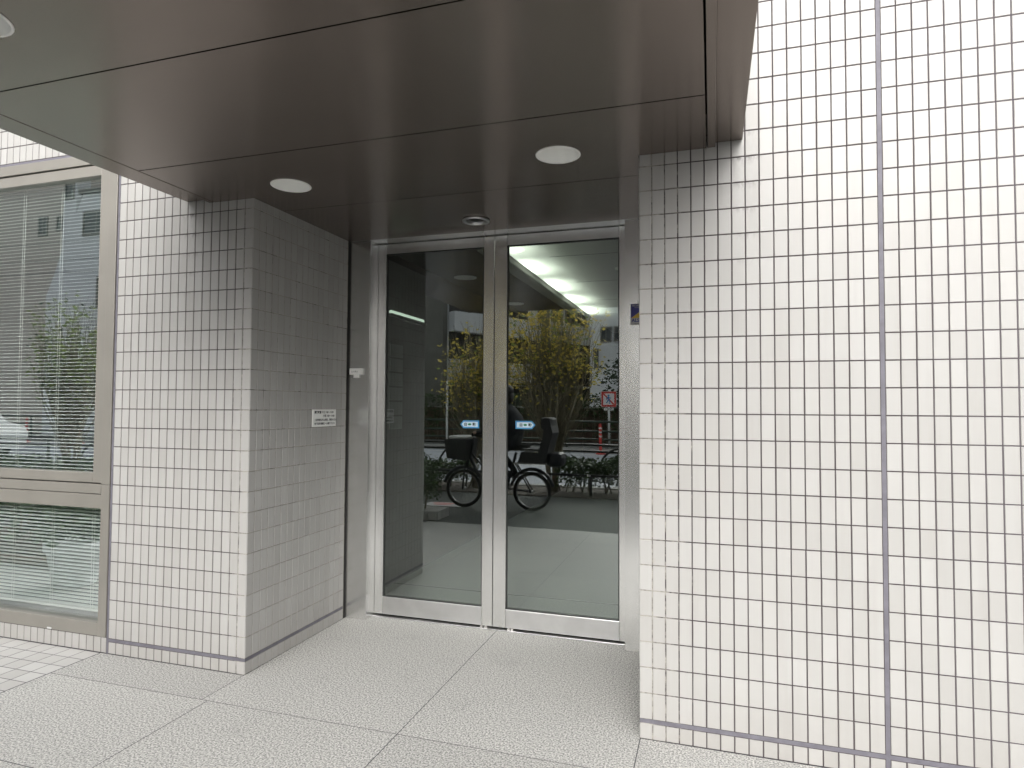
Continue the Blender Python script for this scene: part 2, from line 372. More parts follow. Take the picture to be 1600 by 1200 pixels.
# right wall
b = MB(); b.box(.0026, 5.42, .0022, .30, 0, 5.08, 1); b.box(.0022, .10, .30, .8695, 0, 2.60, 1)
tiles(b, 'x', XR, [rows[0]-.001]+rows[1:], 0); tiles(b, 'x', XR2, rows, 0); tiles(b, 'x', XR, mid, 0); tiles(b, 'x', XR2, mid, 0)
YS = [TW*i for i in range(18)]
tiles(b, 'y', YS, [r for r in rows if r < 2.35], 0, -1); tiles(b, 'y', YS, mid, 0, -1)
w_r = P(b, 'wall', [M_tile, M_grout], label='tiled wall to the right of the entrance')
j = MB(); j.box(GR0, GR1, .0008, .003, 0, 5.08); j.box(0.001, GR0, .0009, .003, .062, .0775); j.box(GR1, 5.4, .0009, .003, .062, .0775); P(j, 'sealant_joint', M_seal, w_r)
# pier left of the entrance, front and recess side
b = MB(); b.box(XS1, WL-.0026, .0022, .30, 0, 2.60, 1); b.box(XS1, WL-.0022, .30, .866, 0, 2.60, 1)
tiles(b, 'x', XL, [r for r in rows if r < 2.6], 0); tiles(b, 'x', XL, mid, 0); tiles(b, 'y', YS, [r for r in rows if r < 2.4], WL, 1); tiles(b, 'y', YS, mid, WL, 1)
w_l = P(b, 'wall', [M_tile, M_grout], label='tiled pier between the window and the entrance')
j = MB(); j.box(XS0, XS1, .0012, .006, 0, 2.68); j.box(XS1, WL, .0009, .003, .062, .0775); j.box(WL-.004, WL-.0009, .003, .86, .062, .0775)
P(j, 'sealant_joint', M_seal, w_l)
# wall above the opening and above the window
b = MB(); b.box(XS1, .0, .0022, .30, 2.60, 5.08, 1); XO = [0-.0506*i for i in range(38)][::-1]; XO = [WL+(x-XO[0])*(-WL)/(-XO[0]) for x in XO]
tiles(b, 'x', XO, [r for r in rows if r > 2.3], 0); tiles(b, 'x', XL, [r for r in rows if r > 2.5], 0)
P(b, 'wall', [M_tile, M_grout], label='tiled wall above the canopy')
XW = [XS1-TW*i for i in range(110, -1, -1)]; WX0 = -6.36
b = MB(); b.box(XW[0], XS1, .0022, .30, 2.682, 5.08, 1); b.box(XW[0], XS0, .0022, .30, 0, .083, 1); b.box(XW[0], WX0, .0022, .3, .083, 2.682, 1)
tiles(b, 'x', XW, [r+.0045 if i == 0 else r for i, r in enumerate([r for r in rows if r > 2.6])], 0); tiles(b, 'x', [x for x in XW if x < XS0-.01]+[XS0-.001], (0.0, .0815), 0)
tiles(b, 'x', [x for x in XW if x < WX0], [r for r in rows if r < 2.7], 0)
w_w = P(b, 'wall', [M_tile, M_grout], label='tiled wall framing the large window')
j = MB(); j.box(WX0, XS1, .0010, .006, 2.6675, 2.6815); P(j, 'sealant_joint', M_seal, w_w)
b = MB(); b.box(XW[0], 5.42, .0, .3, 5.083, 9.2); b.box(XW[0], 5.42, .3, 12, 3.2, 9.2); b.box(XW[0], XW[0]+.2, .3, 12, 0, 3.2); b.box(5.22, 5.42, .3, 12, 0, 3.2); P(b, 'upper_wall', M_upper)
# parapet coping
b = MB(); b.box(XW[0]-.05, 5.47, -.05, 12.05, 9.2, 9.28); P(b, 'coping', M_bronze)

# ---------------------------------------------------------------- canopy
CX0, CX1, CY = -2.284, .397, -1.94; SZ = 2.325
holes = [(-1.585, -.105), (-.312, -.105), (-1.585, -1.45), (-.312, -1.45)]; SEN = (-.952, .655)
b = MB(); b.box(CX0+.01, CX1-.01, CY+.01, -.004, 2.46, 2.79); b.box(WL+.003, -.003, .0035, 1.05, 2.46, 2.62); canopy = P(b, 'canopy', M_void)
b = MB(); hr = .084
def hl(y0, y1): return [(x, y, hr) for x, y in holes if y0 < y < y1]
PX0, PX1 = -2.112, .262
for (y0, y1) in ((CY+.006, -1.826), (-1.820, -1.140), (-1.134, -.456)):
    b.panel(PX0, PX1, y0, y1, hl(y0, y1), SZ, SZ+.003)
b.panel(PX0, PX1, -.450, -.003, hl(-.45, -.01), SZ, SZ+.003); b.panel(WL+.003, -.003, -.003, .218, [], SZ, SZ+.003)
xm = -.851
b.panel(WL+.003, -.003, .2225, .868, [(SEN[0], SEN[1], .06)], SZ, SZ+.003)
P(b, 'soffit_panel', M_brown, canopy)
b = MB()
for (x0, x1, xi0, xi1) in ((PX1+.006, PX1+.034, PX1+.034, CX1), (PX0-.034, PX0-.006, CX0, PX0-.034)):
    b.box(x0, x1, CY, -.003, SZ, SZ+.03, bv=.0015); b.box(xi0, xi1, CY, -.003, SZ+.017, SZ+.03, bv=.0015)
b.box(CX1-.004, CX1, CY, -.003, SZ+.0305, 2.80, 1); b.box(CX0, CX0+.004, CY, -.003, SZ+.0305, 2.80, 1); b.box(CX0+.005, CX1-.005, CY, CY+.004, SZ+.004, 2.80, 1); b.box(CX0+.005, CX1-.005, CY+.006, -.003, 2.792, 2.80, 1)
P(b, 'fascia', [M_brown, M_fascia], canopy)

def downlight(x, y, label):
    t = empty('downlight', (x, y, SZ)); tag(t, label, 'downlight', 'recessed downlights in the brown canopy soffit')
    r = MB(); r.lathe([(.0835, 0), (.090, 0), (.0915, -.0012), (.091, -.0028), (.086, -.0035), (.0825, -.002), (.0815, .002)], (x, y, SZ)); P(r, 'trim_ring', M_white, t)
    r = MB(); r.lathe([(.0818, -.0015), (.080, .006), (.070, .034), (.058, .060), (.050, .072)], (x, y, SZ)); P(r, 'reflector', M_whitesat, t)
    r = MB(); r.lathe([(.050, .072), (.040, .078), (.018, .083), (.0, .084)], (x, y, SZ)); P(r, 'diffuser', M_cover, t); return t
downlight(*holes[0], 'round white downlight in the soffit just in front of the left tiled pier')
downlight(*holes[1], 'round white downlight in the soffit nearest the right tiled wall')
downlight(*holes[2], 'round white downlight cut by the upper left corner of the photo')
downlight(*holes[3], 'round white downlight in the canopy seen only mirrored in the right door glass')
t = empty('door_sensor', (SEN[0], SEN[1], SZ)); tag(t, 'round silver ceiling sensor with dark centre above the door meeting stiles', 'sensor')
r = MB(); r.lathe([(.0600, .003), (.0700, .001), (.0760, -.003), (.0745, -.009), (.0640, -.012), (.0560, -.008), (.0540, .004), (.0535, .015)], (*SEN, SZ)); P(r, 'bezel', M_steel2, t)
r = MB(); r.lathe([(.0535, .012), (.044, .003), (.028, .0015), (.012, .004), (0, .006)], (*SEN, SZ)); P(r, 'lens', M_gasket, t)

# ---------------------------------------------------------------- entrance frame and doors
DY = .985; DX0, DXM, DX1 = -1.735, -.957, -.176
fr = MB(); fr.box(WL+.001, DX0, .884, 1.05, .001, SZ-.001, bv=.0015); fr.box(-.172, -.001, .884, 1.05, .001, SZ-.001, bv=.0015); fr.box(WL+.006, -.001, .8735, 1.06, SZ+.0005, SZ+.05, bv=.001)
fr.box(-.172, -.160, 1.052, 1.09, 0, SZ); fr.box(WL-.03, WL-.001, .867, 1.05, 0, 2.6, 1)
door_frame = P(fr, 'door_frame', [M_steel, M_void])
th = MB(); th.box(DX0-.02, DX1+.004, .966, 1.10, .0, .0035, bv=.001); th.box(DX0, DX1, .990, 1.014, .0040, .0055, 1)
for x in (-1.030, -1.003, -.862, -.841): th.box(x, x+.013, .980, .990, .0036, .0115, 2)
P(th, 'threshold', [M_steel2, M_void, M_kerb], door_frame)
def leaf(x0, x1, g0, g1, label):
    d = MB(); e = .0008; y0, y1 = DY, DY+.042
    d.box(x0+e, g0, y0, y1, .0125, 2.321, bv=.0022); d.box(g1, x1-e, y0, y1, .0125, 2.321, bv=.0022)
    dd = P(d, 'sliding_door', M_steel, office, label)
    for (z0, z1) in ((.0125, .119), (2.262, 2.321)): r = MB(); r.box(g0+e, g1-e, y0+.0012, y1-.001, z0, z1, bv=.0015); P(r, 'rail', M_steel2, dd)
    g = MB(); q = .0055
    for (a, b2, z0, z1) in ((g0, g0+q, .1195, 2.2615), (g1-q, g1, .1195, 2.2615), (g0+q, g1-q, .1195, .125), (g0+q, g1-q, 2.256, 2.2615)): g.box(a, b2, y0+.006, y0+.03, z0, z1)
    P(g, 'gasket', M_gasket, dd)
    k = MB(); k.add([(g0+q, y0+.012, .125), (g1-q, y0+.012, .125), (g1-q, y0+.012, 2.256), (g0+q, y0+.012, 2.256)], [(0, 1, 2, 3)]); P(k, 'glass_pane', M_glass, dd); return dd
leaf(DX0, DXM-.0015, -1.679, -1.025, 'left sliding door leaf'); leaf(DXM+.0015, DX1+.03, -.877, -.2155, 'right sliding door leaf')
GY = DY+.012
def arrow(cx, cz, sg, label):
    t = empty('door_sticker', (cx, GY-.001, cz)); tag(t, label, 'sticker', 'blue arrow stickers on the sliding doors')
    def poly(w_, h_, tip): return [(cx-sg*w_/2, cz-h_/2), (cx+sg*(w_/2-tip), cz-h_/2), (cx+sg*w_/2, cz), (cx+sg*(w_/2-tip), cz+h_/2), (cx-sg*w_/2, cz+h_/2)]
    q = MB(); q.prism(poly(.121, .047, .020), 'y', GY-.0022, GY-.0008); P(q, 'arrow_backing', M_blue, t)
    q = MB(); q.prism(poly(.104, .031, .014), 'y', GY-.0028, GY-.0023); P(q, 'arrow_field', M_palebl, t)
    text_mesh('自', .022, (cx-.037, GY-.0031, cz-.0085), FACE_S, M_ink, t, bold=.0004); text_mesh('動', .022, (cx+.018, GY-.0031, cz-.0085), FACE_S, M_ink, t, bold=.0004)
    q = MB(); q.prism([(cx-.013, cz), (cx-.005, cz-.006), (cx+.005, cz-.006), (cx+.013, cz), (cx+.005, cz+.006), (cx-.005, cz+.006)], 'y', GY-.0033, GY-.0029); P(q, 'emblem', M_green, t)
arrow(-1.112, 1.194, -1, 'blue arrow sticker pointing left on the left door glass'); arrow(-.7635, 1.195, 1, 'blue arrow sticker pointing right on the right door glass')
# security sticker on the right jamb, half hidden by the tiled corner
t = empty('security_sticker', (-.088, .8825, 1.806)); tag(t, 'blue and yellow security sticker on the right steel jamb, half hidden by the tiles', 'sticker')
yy = .8835; q = MB(); q.box(-.140, -.036, yy-.0006, yy+.0003, 1.748, 1.864); P(q, 'backing', M_cover, t)
q = MB(); q.box(-.137, -.039, yy-.0012, yy-.0007, 1.785, 1.861); P(q, 'blue_field', M_navy, t)
q = MB(); q.prism([(-.136, 1.7855), (-.040, 1.7855), (-.040, 1.846), (-.085, 1.822)], 'y', yy-.0017, yy-.0013); P(q, 'yellow_wedge', M_yel, t)
text_mesh('ALSOK', .0255, (-.1335, yy-.0010, 1.764), FACE_S, M_navy, t, bold=.0006); text_mesh('SECURITY', .0125, (-.132, yy-.0016, 1.849), FACE_S, M_cover, t, bold=.0003)
text_mesh('SYSTEM', .009, (-.118, yy-.0016, 1.839), FACE_S, M_cover, t); text_mesh('www.alsok.co.jp', .007, (-.122, yy-.0010, 1.753), FACE_S, M_ink, t)
# small white device on the left jamb
t = empty('jamb_sensor_box', (-1.8185, .884, 1.512)); tag(t, 'tiny white plastic box on the left steel jamb at head height', 'switch box')
q = MB(); q.box(-1.862, -1.777, .8655, .8832, 1.4935, 1.5325, bv=.003); P(q, 'housing', M_white, t); q = MB(); q.box(-1.836, -1.802, .871, .8832, 1.474, 1.4930, bv=.002); P(q, 'foot', M_white, t)
text_mesh('立入禁止', .012, (-1.849, .8652, 1.508), FACE_S, M_mail, t)
# opening-hours plate on the recess wall
t = empty('hours_plate', (WL, .630, 1.229)); tag(t, 'small white opening-hours plate on the tiled recess side wall', 'sign')
q = MB(); q.box(WL-.002, WL+.004, .514, .746, 1.180, 1.279, bv=.001); P(q, 'plate', M_paper, t)
for k, (s_, y_, bo) in enumerate((('開館時間', .529, .0006), ('平日 7:00～19:00', .600, .0001), ('土曜 7:00～14:00', .610, .0001), ('上記時間以外は閉館。御用の方は', .529, .0002), ('地下駐車場側口へお廻り下さい', .529, .0002))):
    z_ = (1.257, 1.257, 1.236, 1.2135, 1.192)[k]; text_mesh(s_, (.0165, .0165, .0165, .0148, .0148)[k], (WL+.0044, y_, z_), FACE_E, M_ink, t, bold=bo)
# screws on soffit / plate
# ---------------------------------------------------------------- large window
WT, WB, XB = 2.6665, .084, XS0-.001
fr = MB(); e = .001
def member(m_, x0, x1, z0, z1, y0=.004, y1=.075, bv=.0018): m_.box(x0, x1, y0, y1, z0, z1, bv=bv)
bays = [(-4.46, XB), (WX0, -4.46)]
win = MB()
member(win, WX0, XB, 2.606+.004, WT, -.006); member(win, XB-.0605, XB, .878, 2.609, -.006); member(win, XB-.0565, XB, WB, .877, -.006)
member(win, WX0, XB-.058, .8275, .8775, -.006); member(win, WX0, XB-.058, .749, .8235, -.002); member(win, WX0, XB-.058, WB, .152, -.004); member(win, WX0, WX0+.05, .153, 2.609, -.006)
member(win, -4.51, -4.41, .8785, 2.609, -.006); member(win, -4.51, -4.41, .153, .748, -.006); win.box(WX0, XB, .0025, .05, .0795, .0835)
window = P(win, 'window', M_bronze)
q = MB()
for (a, c2) in ((-4.409, XB-.0615), (WX0+.051, -4.511)):
    member(q, a+.003, a+.052, .884, 2.604, .001); member(q, c2-.064, c2-.003, .884, 2.604, .001); member(q, a+.053, c2-.065, 2.546, 2.604, .002); member(q, a+.053, c2-.065, .884, .936, .002)
P(q, 'sash', M_bronze, window)
q = MB()
for (a, c2) in ((-4.409, XB-.0615), (WX0+.051, -4.511)): q.box(a-.004, c2+.004, .035, .07, .8785, .884); q.box(a-.004, c2+.004, .035, .07, 2.6045, 2.609); q.box(a-.002, a+.0025, .035, .07, .884, 2.604); q.box(c2-.0025, c2+.002, .035, .07, .884, 2.604)
q.box(-3.165, -3.135, -.0075, -.0045, .087, .095, 1); P(q, 'sash_groove', [M_void, M_cover], window)
q = MB()
for (a, c2) in ((-4.409, XB-.0615), (WX0+.051, -4.511)):
    q.add([(a+.05, .028, .93), (c2-.062, .028, .93), (c2-.062, .028, 2.55), (a+.05, .028, 2.55)], [(0, 1, 2, 3)])
    q.add([(a-.002, .026, .150), (c2+.006, .026, .150), (c2+.006, .026, .752), (a-.002, .026, .752)], [(0, 1, 2, 3)])
P(q, 'glass_pane', M_wglass, window)
q = MB(); q.box(WX0, XB, .076, .22, .100, .1400, bv=.002); P(q, 'sill', M_cover, window)
q = MB(); q.box(WX0, XB+.3, 3.0, 3.1, 0, 3); q.box(WX0, XB+.2, .301, 3.0, 2.75, 2.8); q.box(WX0, XB+.2, .23, 3.0, .02, .05); q.box(WX0-.1, WX0-.01, .3, 3, 0, 2.8); q.box(XB+.21, XB+.3, .9, 3.0, 0, 2.8); q.box(XB+.003, XB+.06, .076, .302, .1, 2.6, 0)
P(q, 'office_room', M_room)
def blind(x0, x1, z0, z1, tilt, pitch, label):
    t = empty('venetian_blind', ((x0+x1)/2, .11, z0)); tag(t, label, 'blind', 'venetian blinds behind the large window')
    s_ = MB(); k = 0; z = z0+.018
    while z < z1-.02:
        c_, n_ = math.cos(tilt)*.0125, math.sin(tilt)*.0125
        prof = [(-1, 0), (-.4, .0016), (.4, .0016), (1, 0)]
        dz = rnd.uniform(-.0006, .0006); N = 6; vs = []
        for i in range(N+1):
            xx = x0+(x1-x0)*i/N; sag = .0015*math.sin(i*1.9+k*.7)*.4
            for (a, h) in prof: vs.append((xx, .105+a*c_-h*math.sin(tilt), z+dz+sag+a*n_+h*math.cos(tilt)))
        s_.add(vs, [(i*4+j2, (i+1)*4+j2, (i+1)*4+j2+1, i*4+j2+1) for i in range(N) for j2 in range(3)], 0, True); z += pitch; k += 1
    P(s_, 'slats', M_blind, t)
    q = MB(); q.box(x0, x1, .094, .116, z0-.008, z0+.008, bv=.004); P(q, 'bottom_rail', M_white, t)
    q = MB(); q.box(x0, x1, .088, .122, z1-.02, z1+.01, bv=.003); P(q, 'head_rail', M_white, t)
    q = MB()
    x = x1-.165
    while x > x0+.02: q.box(x, x+.0022, .0905, .0915, z0, z1); q.box(x+.017, x+.0190, .0905, .0915, z0, z1); x -= .30
    P(q, 'ladder_cords', M_white, t)
blind(-4.40, XB-.062, .173, 2.585, R_(9), .0198, 'white venetian blind in the window bay nearest the entrance'); blind(-6.30, -4.52, .173, 2.585, R_(9), .0198, 'white venetian blind in the far left window bay')

# ---------------------------------------------------------------- lobby behind the doors
q = MB(); q.box(WL-.1, 1.6, 1.675, 9.0, -.05, 0.0); q.box(WL-.1, 1.6, 1.10, 1.662, -.05, 0.0); q.box(WL-.1, 1.6, 1.662, 1.675, -.05, -.0006, 1); P(q, 'lobby_floor', [M_ifloor, M_void])
q = MB(); q.box(WL-.2, WL-.08, 1.06, 9.0, 0, 2.75); q.box(WL-.08, 1.6, 8.9, 9.0, 0, 2.75, 0); q.box(1.6, 1.7, 1.1, 9, 0, 2.75); q.box(-.155, 1.6, 1.06, 1.10, 0, 2.75); P(q, 'lobby_wall', M_iwall)
q = MB(); q.box(-1.42, 1.6, 1.06, 8.9, 2.64, 2.70)
for y in (2.9, 4.1, 5.3, 6.5): q.box(-1.1, 1.6, y, y+.006, 2.6385, 2.6395, 1)
P(q, 'lobby_ceiling', [M_iceil, M_void])
q = MB(); q.box(WL-.08, -1.43, 1.06, 8.9, 2.42, 2.70); q.box(-1.43, -1.325, 1.06, 8.9, 2.40, 2.42); q.box(-1.325, -1.302, 1.06, 8.9, 2.40, 2.495); q.box(WL-.08, -.16, 1.056, 1.10, 2.33, 2.70); 
for y in (1.97, 2.82, 3.74, 4.73, 5.63): q.box(-1.428, -1.326, y-.02, y+.02, 2.421, 2.497)  # unseen fins added between the tubes to break the ceiling glow into bands
P(q, 'lobby_soffit', M_idark)
lab = 'lit fluorescent tube in the lobby ceiling cove seen through the right door glass'
for k, (y0, y1) in enumerate(((1.20, 1.92), (2.02, 2.74), (2.90, 3.66), (3.82, 4.66), (4.80, 5.56), (5.70, 6.5))):
    t = MB((-1.375, (y0+y1)/2, 2.475)); t.tube([(-1.375, y0+.07, 2.475), (-1.375, y1-.07, 2.475)], .014, 10); o = t.build('fluorescent_tube', M_tube); tag(o, ('nearest', 'second nearest', 'third nearest', 'fourth nearest', 'fifth nearest', 'farthest')[k]+' '+lab, 'tube light', 'tubes along the lobby ceiling cove')
t = empty('wall_washer_light', (-1.93, 1.79, 1.99)); tag(t, 'short lit lamp high on the dark lobby wall seen through the left door glass', 'wall lamp')
q = MB(); q.box(-1.957, -1.915, 1.50, 2.10, 1.955, 1.97, bv=.002); P(q, 'bracket', M_mail, t); q = MB(); q.tube([(-1.938, 1.53, 1.983), (-1.938, 2.07, 1.983)], .014, 10); P(q, 'tube', emis('wall_tube_lit', (.85, 1, .85), .35), t)
t = empty('mailbox_bank', (-1.95, 1.60, 1.45)); tag(t, 'grey bank of mailboxes on the dark lobby wall inside the left door', 'mailboxes')
q = MB(); q.box(-1.957, -1.93, 1.50, 1.70, 1.10, 1.76); P(q, 'cabinet', M_gasket, t)
for k in range(6): q = MB(); q.box(-1.929, -1.920, 1.505, 1.695, 1.655-.105*k+.003, 1.752-.105*k-.003, bv=.002); P(q, 'mailbox_door', M_mail, t)

# ---------------------------------------------------------------- ground
def slabs(xs, ys, z0=-.05, z1=0.0, g=.0042, bv=0):
    q = MB()
    for i in range(len(xs)-1):
        for k in range(len(ys)-1):
            q.box(xs[i]+g/2, xs[i+1]-g/2, ys[k]+g/2, ys[k+1]-g/2, z0, z1, bv=bv)
    return q
tag(MB().box(-120, 120, -140, 60, -.4, -.095).build('ground', M_earth), kind='structure')
tag(MB().box(-9, 6, -2.06, .96, -.09, -.0005).build('paving_bed', M_gj), kind='structure')
gx = [-2.786, -1.848, -.9215, .003, .928, 1.853, 2.778, 3.70, 4.63]; gy = [-2.05, -1.495, -.882, -.268]
q = slabs(gx, gy); q.v += []
def addslab(x0, x1, y0, y1): q.box(x0+.0019, x1-.0019, y0+.0019, y1-.0019, -.05, 0)
for a, b2 in zip(gx[:-1], gx[1:]):
    if a > -2 and b2 < .1: addslab(a, b2, -.268, .966) if False else None
addslab(-2.786, WL-.002, -.268, -.0015); addslab(.003, .928, -.268, -.0015)
for a, b2 in zip(gx[4:-1], gx[5:]): addslab(a, b2, -.268, -.0015)
addslab(WL-.002, -.9215, -.268, .966); addslab(-.9215, .003, -.268, .966)
tag(q.build('granite_paving', M_gran), kind='structure')
q = MB()
x = -2.789; 
for i in range(62):
    for k in range(21):
        q.box(x-.1012*(i+1)+.0023, x-.1012*i-.0023, -.0035-.0945*(k+1)+.0023, -.0035-.0945*k-.0023, -.035, 0)
tag(q.build('tile_paving', M_gtile), kind='structure')
tag(MB().box(-60, 60, -4.45, -2.056, -.09, -.004).build('sidewalk', M_asph), kind='structure')
tag(MB().box(-60, 60, -5.45, -4.452, -.09, .012).build('planting_strip', M_earth), kind='structure')
tag(MB().box(-60, 60, -5.62, -5.452, -.09, .03, bv=.01).build('kerb', M_kerb), kind='structure')
tag(MB().box(-60, 60, -14.4, -5.622, -.13, -.09).build('road', M_road), kind='structure')
q = MB(); q.box(-60, 60, -6.3, -6.15, -.0895, -.086)
for i in range(-8, 9): q.box(i*7.0, i*7.0+4, -10.1, -9.95, -.0895, -.086)
q.box(-60, 60, -13.8, -13.65, -.0895, -.086); tag(q.build('road_markings', M_line), kind='structure')
tag(MB().box(-60, 60, -14.57, -14.402, -.13, .05, bv=.01).build('far_kerb', M_kerb), kind='structure')
tag(MB().box(-60, 60, -17.6, -14.572, -.09, .03).build('far_sidewalk', M_asph), kind='structure')
q = MB((-3.13, -3.28, -.002)); q.box(-3.38, -2.82, -3.42, -3.12, -.0036, -.0012); q.box(-3.30, -2.90, -3.36, -3.31, -.0011, -.0003, 1); q.box(-3.24, -3.0, -3.25, -3.21, -.0011, -.0003, 1)
o = q.build('pavement_sticker', [M_cover, M_red]); tag(o, 'flat white and red notice stuck on the dark asphalt, mirrored in the left door', 'floor notice')

# ---------------------------------------------------------------- leafy things
def leafy(mb, pts, size, mi=0, flat=.6):
    for q_ in pts:
        c_ = Vector(q_); a = rnd.uniform(0, 6.283); t_ = rnd.uniform(-1, 1)*flat; d = Vector((math.cos(a)*math.cos(t_), math.sin(a)*math.cos(t_), math.sin(t_))); s_ = d.orthogonal().normalized()
        s_ = (Matrix.Rotation(rnd.uniform(0, 6.28), 3, d) @ s_); L = size*rnd.uniform(.6, 1.3); W = L*.55
        mb.add([c_-d*L/2, c_+s_*W/2, c_+d*L/2, c_-s_*W/2], [(0, 1, 2, 3)], mi)
def hedge(x0, x1, y0, y1, z1, n_, label, gs=.045, z0=.0):
    t = empty('hedge', ((x0+x1)/2, (y0+y1)/2, z0)); tag(t, label, 'hedge')
    q = MB(); pts = []
    for k in range(n_):
        x = rnd.uniform(x0, x1); y = rnd.uniform(y0, y1); top = z1+.05*math.sin(x*5.3)+.03*math.sin(x*13+y*7)
        z = z0+.08+(top-z0-.08)*rnd.random()**.55
        if rnd.random() < .5: y = rnd.choice((y0, y1))+rnd.gauss(0, .03)
        pts.append((x, y, z))
    leafy(q, pts, gs); P(q, 'foliage', M_leafg, t)
    q = MB(); x = x0+.1
    while x < x1:
        for s_ in range(3): bx = x+rnd.uniform(-.1, .1); by = (y0+y1)/2; q.tube([(bx, by, z0-.02), (bx+rnd.uniform(-.1, .1), by+rnd.uniform(-.1, .1), z0+.2), (bx+rnd.uniform(-.25, .25), by+rnd.uniform(-.15, .15), z1-.06)], [.014, .01, .004], 5)
        x += .32
    P(q, 'stems', M_bark, t)
hedge(-1.95, 6.0, -5.25, -4.75, .53, 26000, 'clipped green hedge along the kerb behind the black railing', .055, z0=.012)
hedge(-6.4, -3.35, -5.25, -4.75, .44, 9000, 'clipped green hedge by the kerb left of the passing bicycle', z0=.012)
hedge(-14.0, -8.6, -5.25, -4.75, .42, 5000, 'clipped green hedge far along the kerb, mirrored in the window', .06, z0=.012)
pl = MB(); pl.box(-3.5, -2.712, -2.46, -2.132, -.004, .10, bv=.006)
for i in range(3): pl.box(-2.7108, -2.700, -2.455+.109*i, -2.455+.109*i+.100, 0.0, .10, 1, bv=.002)
for i in range(7): pl.box(-3.49+.112*i, -3.49+.112*i+.103, -2.1308, -2.120, 0, .10, 1, bv=.002)
t = empty('planter', (-3.1, -2.29, 0)); tag(t, 'low tiled kerb planter at the edge of the asphalt beside the entrance', 'planter'); P(pl, 'kerb', [M_kerb, M_gtile], t)
hedge(-3.46, -2.79, -2.43, -2.17, .58, 3200, 'small box bush growing in the low tiled planter', .035, .10)
pl = MB(); pl.box(-8.6, -4.35, -2.04, -1.13, 0.001, .055, bv=.008); pl.box(-8.5, -4.45, -1.95, -1.22, .056, .07, 1)
t = empty('planter', (-6.4, -1.6, 0)); tag(t, 'long low planting bed in front of the window, seen only mirrored in it', 'planter'); P(pl, 'kerb', [M_brick, M_earth], t)
hedge(-8.45, -4.5, -1.92, -1.25, .62, 5200, 'bushy green planting in the long bed before the window', .055, .07)

def shrub_tree(cx, cy, H, spread, nstem, nleaf, lm, label, zlow=1.2, frac=.75, zmax=None):
    t = empty('shrub_tree', (cx, cy, .012)); tag(t, label, 'tree', 'young street trees along the kerb')
    q = MB(); tips = []
    for s_ in range(5):
        a = s_*1.257+rnd.uniform(-.3, .3); b0 = Vector((cx+.05*math.cos(a), cy+.05*math.sin(a), 0)); b1 = Vector((cx+.22*spread*math.cos(a), cy+.18*spread*math.sin(a), H*.28)); b2 = Vector((cx+.5*spread*math.cos(a), cy+.4*spread*math.sin(a), H*.50))
        q.tube([b0, (b0+b1)/2+Vector((rnd.uniform(-.03, .03), 0, 0)), b1, b2], [.028, .024, .019, .011], 6)
        for k in range(nstem):
            u = rnd.random(); st_ = (b0.lerp(b1, .5+u) if u < .5 else b1.lerp(b2, (u-.5)*2)); ang = rnd.uniform(0, 6.28); rr = rnd.uniform(.15, 1)*spread
            end = Vector((cx+rr*math.cos(ang), cy+rr*.6*math.sin(ang), H*rnd.uniform(.62, 1.0)*(1-.12*rr/spread))); md = st_.lerp(end, .45); md.x += (end.x-st_.x)*.22; md.y += (end.y-st_.y)*.22
            q.tube([st_, md, st_.lerp(end, .75)+Vector((rnd.uniform(-.03, .03), rnd.uniform(-.03, .03), 0))*1.0, end], [.008, .006, .004, .0015], 3, caps=False); tips.append((st_, md, end))
    P(q, 'trunk', M_bark, t)
    q = MB(); pts = []; pts2 = []
    for k in range(nleaf):
        st_, md, end = rnd.choice(tips); u = 1-rnd.random()**frac*.55 if rnd.random() < .88 else rnd.random(); c_ = (md.lerp(end, (u-.45)/.55) if u > .45 else st_.lerp(md, u/.45)); c_ = c_+Vector((rnd.gauss(0, .04), rnd.gauss(0, .04), rnd.gauss(0, .04)))
        if c_.z > zlow or rnd.random() < .25: (pts if rnd.random() < .8 else pts2).append(c_)
    leafy(q, pts, .066, 0); leafy(q, pts2, .06, 1); P(q, 'crown', lm, t)
shrub_tree(-3.28, -4.95, 2.85, .80, 60, 2300, [M_leafy, M_leafl], 'yellow-leaved young tree mirrored in the left door glass')
shrub_tree(-2.05, -4.98, 3.25, .88, 80, 2700, [M_leafy, M_leafl], 'yellow-leaved young tree mirrored in the right door glass, fuller crown', frac=2.6)
shrub_tree(-9.35, -4.9, 3.3, .9, 30, 2200, [M_leafl, M_leafg], 'green young tree mirrored faintly in the window with blinds')
def big_tree(cx, cy, H, r, n_, label):
    t = empty('street_tree', (cx, cy, 0)); tag(t, label, 'tree'); q = MB(); q.tube([(cx, cy, 0), (cx+.1, cy, H*.3), (cx, cy+.1, H*.55), (cx+.2, cy, H*.85)], [.16, .13, .09, .03], 8)
    cl = []
    for k in range(16):
        a = rnd.uniform(0, 6.28); rr = r*rnd.uniform(.3, 1); z = H*rnd.uniform(.42, .97); c_ = Vector((cx+rr*math.cos(a), cy+rr*math.sin(a), z)); cl.append((c_, rnd.uniform(.3, .55)*r)); q.tube([(cx, cy, z*.6), c_], [.05, .012], 5)
    P(q, 'trunk', M_bark, t); q = MB(); pts = []
    for k in range(n_):
        c_, s_ = rnd.choice(cl); d = Vector((rnd.gauss(0, 1), rnd.gauss(0, 1), rnd.gauss(0, .8))).normalized()*s_*rnd.random()**.4; pts.append(c_+d)
    leafy(q, pts, .16); P(q, 'crown', M_leafd, t)
big_tree(-1.8, -17.3, 3.5, 1.3, 3500, 'dark evergreen tree on the far pavement mirrored at the right door edge')
big_tree(-13.5, -16.9, 4.2, 1.6, 2500, 'dark evergreen tree on the far pavement left of the apartments'); big_tree(5.5, -17.2, 6.0, 2.2, 3000, 'tall dark tree across the road beyond the entrance right wall')

